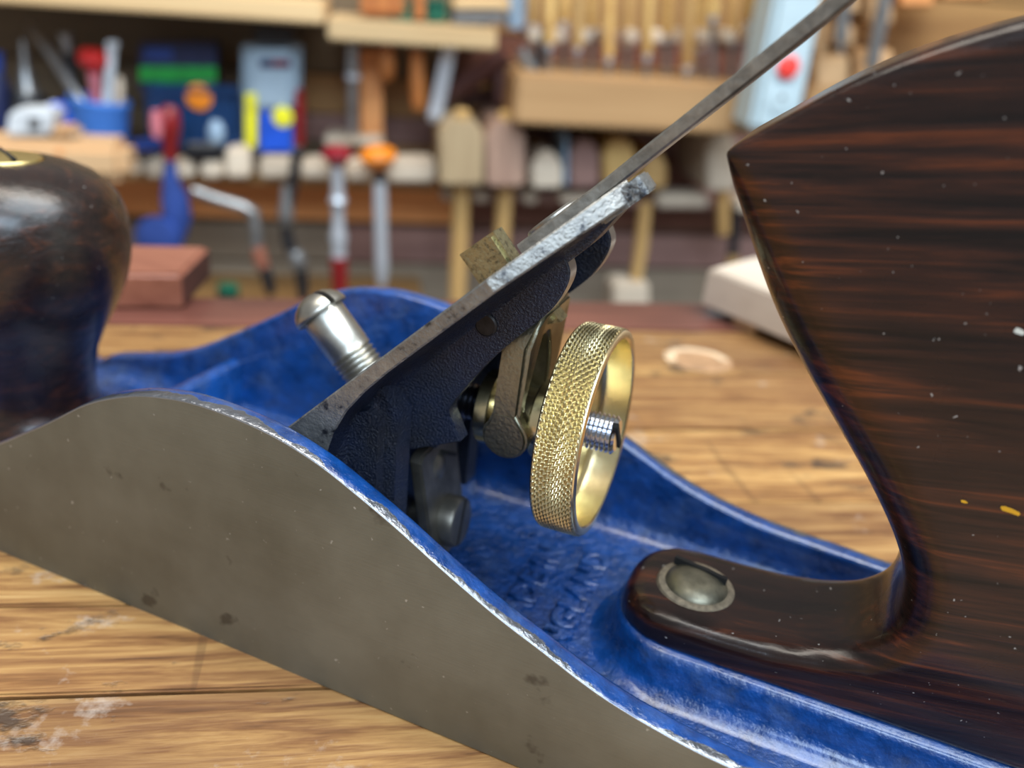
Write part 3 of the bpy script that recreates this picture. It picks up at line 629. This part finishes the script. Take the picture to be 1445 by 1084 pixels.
def mallet(x0, x1, y0, y1, hy, hx, r, mh, c, label, nub=True, grp=None):
    t = W('mallet', label, 'mallet', (x0+x1)/2, y1, c, grp); xm = (x0+x1)/2; cc = 8
    k = kpx(xm, y1, c); q_ = (x1-x0)*.28; P = [(x0+q_, y0), (x1-q_, y0), (x1, y0+20), (x1-1, y1), (x0+1, y1), (x0, y0+20)]
    pts = [wl(px, py, c) for px, py in P]; bm = bmesh.new(); a = [bm.verts.new(p) for p in pts]; d = [bm.verts.new(p+Vector((0, 95, 0))) for p in pts]
    bm.faces.new(a); bm.faces.new(d[::-1])
    for i in range(6): bm.faces.new((a[i], a[(i+1) % 6], d[(i+1) % 6], d[i]))
    bmesh.ops.recalc_face_normals(bm, faces=bm.faces); bmesh.ops.bevel(bm, geom=bm.edges[:], offset=2.5, segments=2, affect='EDGES')
    t.add('head', dump(bm), mh)
    if hy: t.add('handle', wtube([(xm, y1-4, r), (xm+(hx-xm)*.5, (y1+hy)/2, r*1.05), (hx, hy, r)], c-30, 10), Wd['ash'])
    if nub: t.add('handle_end', wlathe([(xm, y0-12, r*.6), (xm, y0-9, r), (xm, y0+6, r)], c-8, 12), Wd['ash'])
mallet(620, 683, 166, 262, 424, 645, 12, Wd['mal1'], 130, 'grey-brown wooden mallet hung by its long pale handle')
mallet(686, 741, 168, 264, 410, 702, 11, Wd['mal2'], 125, 'pinkish-brown wooden mallet beside the grey-brown one')
mallet(750, 794, 214, 266, None, 0, 9, Wd['wht'] if 'wht' in Wd else Wd['pale'], 115, 'small pale mallet head next to the pinkish mallet', False)
mallet(804, 846, 196, 266, None, 0, 9, Wd['mauve'], 105, 'greyish block-headed mallet with a pale blue side', False)
mallet(852, 897, 194, 262, None, 0, 9, Wd['box'], 105, 'yellowish boxwood mallet head below the oak beam', False)
mallet(905, 942, 214, 266, None, 922, 9, Wd['ash'], 95, 'brownish mallet partly behind the thin steel lever', False)
mallet(998, 1040, 184, 270, 330, 1020, 9, Wd['pale'], 100, 'tall whitish mallet head near the dark handle tip', False)
t = W('blue_plate', 'pale blue plastic piece between two mallet heads', 'plastic piece', 800, 240, 110); t.box('plate', 797, 192, 801, 262, 50, 110, Pm['ltblue'], .6); t.box('rim', 797, 186, 801.5, 192, 50, 110, Pm['ltblue'], .6)
t = W('hanging_brush', 'wooden-handled brush hanging with a square whitish head', 'brush', 892, 446, 90)
t.add('handle', wtube([(911, 286, 9), (904, 350, 10), (896, 402, 8)], 90, 10), Wd['ash']); t.box('head', 866, 400, 917, 446, 70, 104, Wd['pale'], 3); t.box('bristle_block', 868, 440, 914, 452, 74, 100, Pm['wht'], 2)
t = W('black_file', 'black slim tool hanging under the mallet rail', 'file', 1036, 362, 70); t.add('shaft', wtube([(1040, 284, 7), (1034, 362, 8)], 70, 8), Pm['black']); t.add('handle', wtube([(1034, 360, 9), (1030, 402, 7)], 70, 8), Wd['ash'])
# tools under the short shelf
t = W('steel_rod', 'long grey steel rod hanging below the short pine shelf', 'rod', 497, 190, 90); t.add('shank', wlathe([(498, 62, 9), (498, 105, 9.5), (497, 110, 8), (497, 188, 8)], 90), Pm['grey']); t.add('collar', wlathe([(498, 104, 10.5), (498, 112, 10.5)], 90), Pm['silver'])
t = W('bradawl', 'bradawl hanging by its short orange wooden handle below the pine shelf', 'bradawl', 546, 112, 90); t.add('grip', wlathe([(545, 64, 10), (546, 90, 12), (547, 106, 10), (547, 113, 5)], 90), Wd['orw']); t.add('ferrule', wlathe([(545, 60, 8), (545, 68, 9)], 90), Pm['grey'])
t = W('gimlet', 'tool with a longer brown wooden handle beside the short orange one', 'gimlet', 590, 156, 90); t.add('grip', wlathe([(588, 66, 9), (589, 110, 11), (590, 146, 11), (590, 156, 6)], 90), Wd['orw']); t.add('ferrule', wlathe([(588, 61, 8), (588, 69, 10)], 90), Pm['grey'])
t = W('steel_rule', 'bright flat steel rule hanging slantwise from the pine shelf', 'ruler', 614, 172, 92); t.box('blade', 603, 66, 623, 168, 86, 94, Pm['silver'], 1, None, 22); t.add('tip', wlathe([(612, 160, 11), (611, 172, 6)], 90, 12), Pm['silver'])
single('wall_batten', wboard(508, 540, 70, 196, 12, 60, 2), Wd['orange'], 'brown upright batten behind the hanging tools', 'batten')
t = W('mahogany_bracket', 'dark mahogany bracket with a diagonal brace beside the oak beam', 'bracket', 690, 165, 110)
t.add('brace', wtube([(612, 154, 11), (652, 122, 13), (712, 78, 14)], 80, 4), Wd['maho']); t.box('post', 700, 84, 724, 150, 40, 80, Wd['maho'], 2); t.box('plate', 640, 126, 702, 150, 12, 30, Wd['maho'], 2)
# things lying on the short shelf
t = W('orange_block', 'orange-brown wooden block lying on the short shelf', 'block', 545, 30, 110); t.box('body', 508, -30, 572, 22, 30, 108, Wd['orw'], 3); t.box('knob', 584, -20, 600, 28, 60, 110, Wd['orw'], 2)
t = W('green_box', 'dark green box standing on the short pine shelf', 'box', 570, 30, 90); t.box('carton', 552, 6, 584, 32, 40, 104, Pm['bottle'], 2); t.box('carton_lid', 548, 2, 586, 8, 38, 106, Pm['bottle'], 1)
t = W('green_box', 'second dark green box beside the orange-brown block', 'box', 620, 30, 90); t.box('carton', 602, 4, 630, 32, 40, 104, Pm['bottle'], 2); t.box('carton_lid', 599, 0, 632, 6, 38, 106, Pm['bottle'], 1)
t = W('pine_offcut', 'pale pine offcut lying on stacked grey steel on the shelf', 'offcut', 680, 24, 110); t.box('stick', 640, -2, 716, 14, 30, 112, Wd['pine'], 2); t.box('steel_plate', 640, 16, 712, 34, 30, 110, Pm['grey'], 1); t.box('end_cap', 712, -4, 720, 16, 34, 108, Wd['pine'], 1)
t = W('blue_bottle', 'pale blue plastic bottle at the end of the short shelf', 'bottle', 728, 36, 70); t.lathe('body', [(730, -50, 6), (730, -30, 14), (728, 30, 15), (727, 40, 13)], 70, Pm['ltblue']); t.lathe('cap', [(730, -64, 7), (730, -48, 7)], 70, Pm['white'])
t = W('steel_strap', 'dark steel strap hanging beside the mahogany bracket', 'strap', 765, 105, 120); t.add('strap', wtube([(786, -30, 6), (772, 40, 6), (758, 102, 7)], 120, 6), Pm['black']); t.add('hook', wtube([(758, 100, 6), (744, 92, 9), (735, 70, 8)], 120, 8), Pm['grey'])
# power strip with a red switch
t = W('power_strip', 'pale grey power strip with a round red switch', 'power strip', 1090, 180, 200)
o = t.box('case', 1058, -90, 1126, 186, 150, 196, Pm['lgrey'], 5, None, 56)
def disc(T, name, px, py, r, c, th, mat, parent=None):
    v, f = lathe([(r, 0), (r, th*.7), (r*.8, th), (0, th)], wl(px, py, c), (0, -1, 0), 28); return T.add(name, (v, f), mat, parent)
k_ = kpx(1110, 96, 196)
disc(t, 'switch', 1111, 95, 16*k_, 196, 4, Pm['signal'], o); disc(t, 'socket', 1102, 142, 20*k_, 196, 1.5, Pm['lgrey'], o); disc(t, 'hole', 1104, 137, 3.5*k_, 197.2, .9, Pm['black'], o)
# racks at the right
for x0, y0, x1, y1, lab in ((1170, -40, 1215, 20, 'tan wood block tucked close beside the power strip'), (1222, -30, 1262, 36, 'tan block crossed by the longer steel square'), (1170, 34, 1208, 66, 'small squat tan block above the oak end shelf'), (1150, 76, 1200, 126, 'broad tan block standing on the end shelf'),
                            (1268, -50, 1320, 10, 'orange-brown block above the dark handle'), (1205, 70, 1262, 120, 'wide low tan block partly behind the dark handle'), (1330, -60, 1400, 0, 'orange-brown block farthest from the power strip'), (1150, -60, 1168, 80, 'narrow upright tan strip beside the power strip')):
    og = 'orange' in lab; t = W('wood_block', lab, 'block', (x0+x1)/2, y1, 100, 'wood blocks in the end rack'); t.box('block', x0, y0, x1, y1, 30, 100, Wd['orw'] if og else Wd['oak'], 3); t.box('end_grain', x0+3, y0+3, x1-3, y1-3, 99, 102, Wd['orange'] if og else Wd['beech'], 1)
for x, y0, y1, le in ((1232, -40, 96, 26), (1188, -60, 60, 10)):
    t = W('steel_square', 'longer grey steel square leaning across the wood blocks' if le > 20 else 'shorter grey steel square close beside the power strip', 'try square', x, y1, 130); t.box('blade', x-9, y0, x+9, y1, 122, 128, Pm['grey'], .8, None, le); t.box('tang', x-4, y1-2, x+4, y1+16, 122, 127, Pm['grey'], .8)
single('end_shelf', wboard(1140, 1480, 132, 160, 0, 105, 2), Wd['oak'], 'oak shelf under the wood blocks beside the power strip', 'shelf')
# left shelf: tub and its contents, packets
t = W('blue_tub', 'blue plastic tub holding brushes and sticks', 'tub', 140, 228, 110)
a = [(140, 138, 41), (140, 143, 41.5), (141, 146, 39.5), (142, 204, 35), (142, 210, 33), (142, 209, 30), (141, 150, 36.5), (140, 141, 38.5), (140, 138, 40)]
v, f = wlathe(a, 90, 32); t.add('cup', (v, f[:-2]), Pm['tub'])
tubg = 'tools in the blue tub'
t = W('grey_brush', 'long grey stick leaning out of the blue tub', 'stick', 118, 170, 90, tubg); t.add('shaft', wtube([(46, 42, 5, 60), (78, 85, 8, 75), (118, 150, 7, 90)], 80, 8), Pm['grey']); t.add('tip', wtube([(40, 34, 3, 58), (47, 43, 6, 61)], 60, 8), Pm['grey'])
t = W('red_brush', 'red-headed tool standing in the blue tub', 'tool', 135, 160, 90, tubg); t.lathe('head', [(130, 68, 12), (130, 74, 20), (131, 88, 21), (133, 98, 12), (134, 104, 8)], 90, Pm['red']); t.lathe('neck', [(133, 100, 9), (136, 160, 6)], 90, Pm['pink'])
t = W('white_stick', 'whitish flat stick standing in the blue tub', 'stick', 152, 160, 92, tubg); t.box('stick', 143, 62, 156, 160, 88, 93, Pm['white'], 1, None, 8); t.box('end', 149, 58, 166, 68, 87, 94, Pm['white'], 1)
t = W('cream_stick', 'short cream wooden stick in the blue tub', 'stick', 168, 160, 95, tubg); t.lathe('stick', [(169, 116, 6), (168, 160, 6)], 95, Wd['pale']); t.lathe('tip', [(169, 108, 3), (169, 117, 6)], 95, Wd['pale'])
t = W('dark_brush', 'dark grey brush in the blue tub behind the red tool', 'brush', 110, 160, 80, tubg); t.lathe('handle', [(96, 70, 5), (104, 110, 8), (112, 160, 6)], 75, Pm['black']); t.lathe('bristles', [(92, 48, 9), (97, 74, 6)], 75, Pm['grey'])
t = W('oil_can', 'grey oil can with a tall tapering spout', 'oil can', 38, 145, 80); t.lathe('spout', [(32, 56, 3), (34, 90, 6), (38, 124, 13), (39, 132, 20)], 80, Pm['grey']); t.lathe('base', [(39, 130, 22), (39, 140, 27), (39, 200, 27)], 80, Pm['black'])
t = W('dark_bottle', 'dark bluish bottle at the end of the shelf', 'bottle', 0, 170, 90); t.lathe('body', [(-6, 100, 8), (-6, 112, 16), (-6, 200, 18)], 90, Pm['navy']); t.lathe('cap', [(-6, 72, 10), (-6, 100, 10)], 90, Pm['steelblue'])
t = W('white_box', 'pale grey box lying on the beech board', 'box', 40, 198, 130); t.box('carton', 6, 156, 70, 193, 152, 186, Pm['white'], 3, None, 6); t.box('label', 40, 166, 56, 182, 186, 187, Pm['grey'], .3)
t = W('blue_roll', 'bright blue roll beside the tub', 'roll', 86, 190, 120); t.lathe('roll', [(74, 146, 12), (80, 152, 17), (92, 180, 15), (94, 184, 11)], 150, Pm['royal']); t.lathe('core', [(73, 144, 5), (75, 148, 6)], 150, Pm['white'])
t = W('wood_scrap', 'small pinkish scrap of wood on the beech board', 'scrap', 86, 200, 140); t.box('chip', 68, 180, 102, 194, 160, 186, Wd['beech'], 3); t.box('splinter', 101, 186, 106, 195, 162, 184, Wd['pale'], 1)
t = W('beech_board', 'thick pale beech board with a rounded corner on the left shelf', 'board', 80, 258, 150)
v, f = wboard(-160, 176, 196, 254, 150, 192, 8); t.add('board', (v, f), Wd['beech']); t.add('knot', lathe([(3, 0), (2.4, .6), (0, .6)], wl(84, 216, 192), (0, -1, 0), 16), Wd['orange'])
t = W('green_packet', 'navy packet with a bright green stripe standing on the shelf', 'packet', 250, 210, 60)
o = t.box('card', 196, 60, 306, 128, 40, 62, Pm['navy'], 1.5); t.box('stripe', 196.5, 94, 305.5, 115, 61.6, 62.8, Pm['green'], .2, o); t.box('lettering', 204, 68, 244, 84, 61.8, 62.6, Pm['steelblue'], .2, o); t.box('grey_edge', 222, 116, 305, 126, 61.8, 62.6, Pm['grey'], .2, o)
t = W('tool_pouch', 'dark teal pouch with an orange button below the green-striped packet', 'pouch', 275, 222, 90); o = t.add('pouch', wboard(205, 340, 122, 218, 60, 92, 6), Pm['pouch']); disc(t, 'button', 281, 137, 15*.75, 92, 3, Pm['orange'], o); t.lathe('tag', [(305, 170, 6), (305, 182, 12), (305, 198, 11), (305, 206, 5)], 94, Pm['ltblue'], o); t.box('flap', 210, 122, 338, 136, 88, 95, Pm['pouch'], 2, o)
t = W('blister_pack', 'grey blister pack with yellow, blue and red print', 'blister pack', 382, 222, 100)
o = t.box('card', 339, 62, 424, 216, 70, 74, Pm['blis'], 1.5, None, 2); b_ = t.box('blister', 346, 70, 418, 160, 74, 96, Pm['blis'], 6, o)
t.box('header', 366, 84, 410, 96, 96, 97, Pm['navy'], .2, o); t.box('header_red', 384, 86, 406, 92, 97, 97.6, Pm['crimson'], .2, o); t.box('yellow_strip', 346, 132, 362, 208, 96, 97.5, Pm['yellow'], .3, o); t.box('blue_panel', 366, 158, 412, 214, 90, 97, Pm['royal'], .5, o)
disc(t, 'yellow_disc', 399, 165, 12*.75, 97, 1.5, Pm['yellow'], o); t.box('red_side', 416, 128, 428, 206, 72, 97, Pm['darkred'], .6, o); t.box('dark_top', 356, 38, 414, 62, 60, 90, Pm['black'], 3, o)
t = W('grey_tray', 'low bluish-grey tray on the notched shelf', 'tray', 210, 214, 105); t.box('base', 184, 204, 228, 214, 70, 110, Pm['steelblue'], 2); t.box('lip', 184, 198, 228, 204, 104, 110, Pm['steelblue'], 1)
t = W('dark_tray', 'dark metal tray in front of the teal pouch', 'tray', 290, 222, 105); t.box('base', 258, 208, 312, 224, 70, 108, Pm['black'], 2); t.box('lip', 262, 202, 308, 208, 100, 108, Pm['grey'], 1)
t = W('white_offcut', 'whitish offcut behind the notched shelf', 'offcut', 470, 205, 60); t.box('stick', 458, 192, 540, 206, 20, 66, Wd['pale'], 2); t.box('end_grain', 538, 193, 542, 205, 22, 64, Wd['beech'], .5)
# hanging hand tools
t = W('hand_drill', 'hand drill with a dark red handle and blue frame', 'hand drill', 235, 372, 125)
t.lathe('handle', [(240, 150, 8), (241, 156, 13), (242, 180, 15), (241, 205, 10), (240, 224, 9)], 128, Pm['darkred']); t.lathe('grip', [(220, 156, 6), (221, 176, 9), (222, 194, 6)], 136, Pm['pink'])
t.add('frame', wtube([(241, 224, 7), (240, 250, 10), (246, 276, 18), (250, 304, 20), (246, 330, 17), (236, 352, 16), (230, 372, 15)], 125, 14), Pm['steelblue'])
t.add('gear', lathe([(18, 0), (21, 2), (21, 8), (15, 10), (6, 11), (0, 11)], wl(228, 336, 132), (-.3, -1, 0), 32), Pm['steelblue']); t.add('chuck', wlathe([(224, 352, 16), (222, 376, 17)], 128), Pm['navy'])
t = W('carpenters_brace', 'bent grey steel brace with a wooden grip', 'brace', 370, 405, 125)
t.add('crank', wtube([(272, 268, 7), (300, 279, 8), (344, 292, 8), (358, 300, 9), (361, 322, 9), (363, 350, 9)], 120, 10), Pm['grey']); t.add('grip', wtube([(363, 346, 9), (367, 366, 11), (372, 378, 9)], 120, 10), Wd['redw']); t.add('chuck', wtube([(372, 376, 8), (380, 400, 9), (382, 416, 6)], 120, 10), Pm['black'])
t = W('ratchet_brace', 'black ratchet brace with a bright collar', 'brace', 415, 415, 125)
t.add('collar', wlathe([(403, 262, 6), (402, 286, 8), (402, 296, 11), (403, 312, 10), (404, 318, 7)], 125), Pm['grey']); t.add('shank', wtube([(418, 216, 7), (416, 240, 8), (404, 318, 7), (406, 340, 9), (412, 356, 9)], 122, 10), Pm['black']); t.add('ratchet', wlathe([(416, 354, 9), (420, 364, 13), (423, 374, 12), (424, 380, 8)], 128), Pm['grey']); t.add('jaw', wtube([(424, 376, 9), (428, 410, 9), (428, 426, 6)], 124, 10), Pm['black'])
t = W('spiral_screwdriver', 'spiral screwdriver with a crimson knob and red handle', 'screwdriver', 478, 415, 130)
t.lathe('knob', [(475, 206, 9), (475, 211, 20), (475, 219, 22), (475, 228, 15), (476, 234, 9)], 125, Pm['crimson']); t.lathe('shaft', [(476, 232, 8), (477, 270, 9), (478, 276, 9), (478, 283, 13), (478, 291, 9), (478, 322, 9), (478, 333, 13), (478, 345, 10), (478, 362, 11)], 125, Pm['silver']); t.lathe('handle', [(478, 362, 12), (479, 380, 12), (480, 420, 10)], 125, Pm['darkred'])
t = W('orange_screwdriver', 'long chrome screwdriver with a broad orange knob', 'screwdriver', 538, 410, 130)
t.lathe('knob', [(532, 206, 12), (532, 212, 24), (533, 222, 27), (534, 232, 20), (535, 240, 9)], 125, Pm['orange']); t.lathe('neck', [(535, 238, 9), (536, 258, 8)], 125, Pm['black']); t.lathe('shaft', [(536, 256, 9), (537, 292, 10), (537, 330, 9), (538, 370, 10), (538, 385, 9), (539, 402, 6)], 125, Pm['silver'])
# things on the bench
def on_z(px, py, z): d = _dir(px, py); return CAM+d*((z-CAM.z)/d.z)
HB = 12.0
a, b = on_z(168, 437, .3), on_z(258, 437, .3); ex = (b-a).normalized(); L = (b-a).length
ey = on_z(300, 374, HB)-on_z(258, 420, HB); ey.z = 0; DP = ey.length; ey.normalize()
v, f = prism([(-70, 0), (L, 0), (L, DP), (-70, DP)], lambda p, q, h: a+ex*p+ey*q+Vector((0, 0, h)), 0, HB, 1.2, 3)
t = empty('wooden_block', a+ex*L*.5, 'red-brown polished wooden block lying on the dark back rail', 'block')
link('block', v, f, Wd['redw'], t); v, f = prism([(1, 1), (DP-1, 1), (DP-1, HB-1.4), (1, HB-1.4)], lambda p, q, h: a+ex*(L+h)+ey*p+Vector((0, 0, q)), -.5, .4, .3); tag(link('end_grain', v, f, Wd['maho'], t), 'darker end grain')
zb = 4.0
a, b = on_z(990, 430, zb), on_z(1140, 494, zb); ex = (b-a).normalized(); ey = (on_z(1066, 364, zb+14)-on_z(992, 384, zb+14)); ey.z = 0; ey.normalize()
t = empty('beech_offcut', (a.x, a.y, 0), 'pale sawn board lying across the bench behind the handle', 'board')
v, f = prism([(0, 0), (190, 0), (190, 1), (0, 1)], lambda p, q, h: a+ex*p+ey*(q*62)+Vector((0, 0, h)), 0, 14.5, .8, 2); link('board', v, f, wood('sawn_beech', (196, 182, 166), (172, 156, 140), 30, rough=.6), t)
v, f = prism([(14, 0), (24, 0), (24, 1), (14, 1)], lambda p, q, h: a+ex*p+ey*(3+q*52)+Vector((0, 0, h)), -zb+.3, 0, .3); tag(link('spacer', v, f, Wd['beech'], t), 'thin batten under the board')
t = W('dark_jar', 'dark green jar with a round lid behind the red-brown block', 'jar', 322, 430, 150); t.lathe('body', [(322, 408, 15), (322, 436, 15), (322, 480, 15)], 150, Pm['black']); t.lathe('lid', [(322, 402, 12), (322, 404, 15), (322, 416, 15)], 150, Pm['bottle'])
single('low_shelf', wboard(-200, 600, 440, 456, 0, 120, 2), Wd['tan'], 'tan low shelf below the hanging braces', 'shelf')
# floor under everything
v, f = box(-1500, 1800, -1200, 1500, -860, -820); tag(link('floor', v, f, plain('concrete_floor', (120, 112, 104), .8, 0, .15, 6)), 'grey concrete workshop floor', None, None, 'structure')
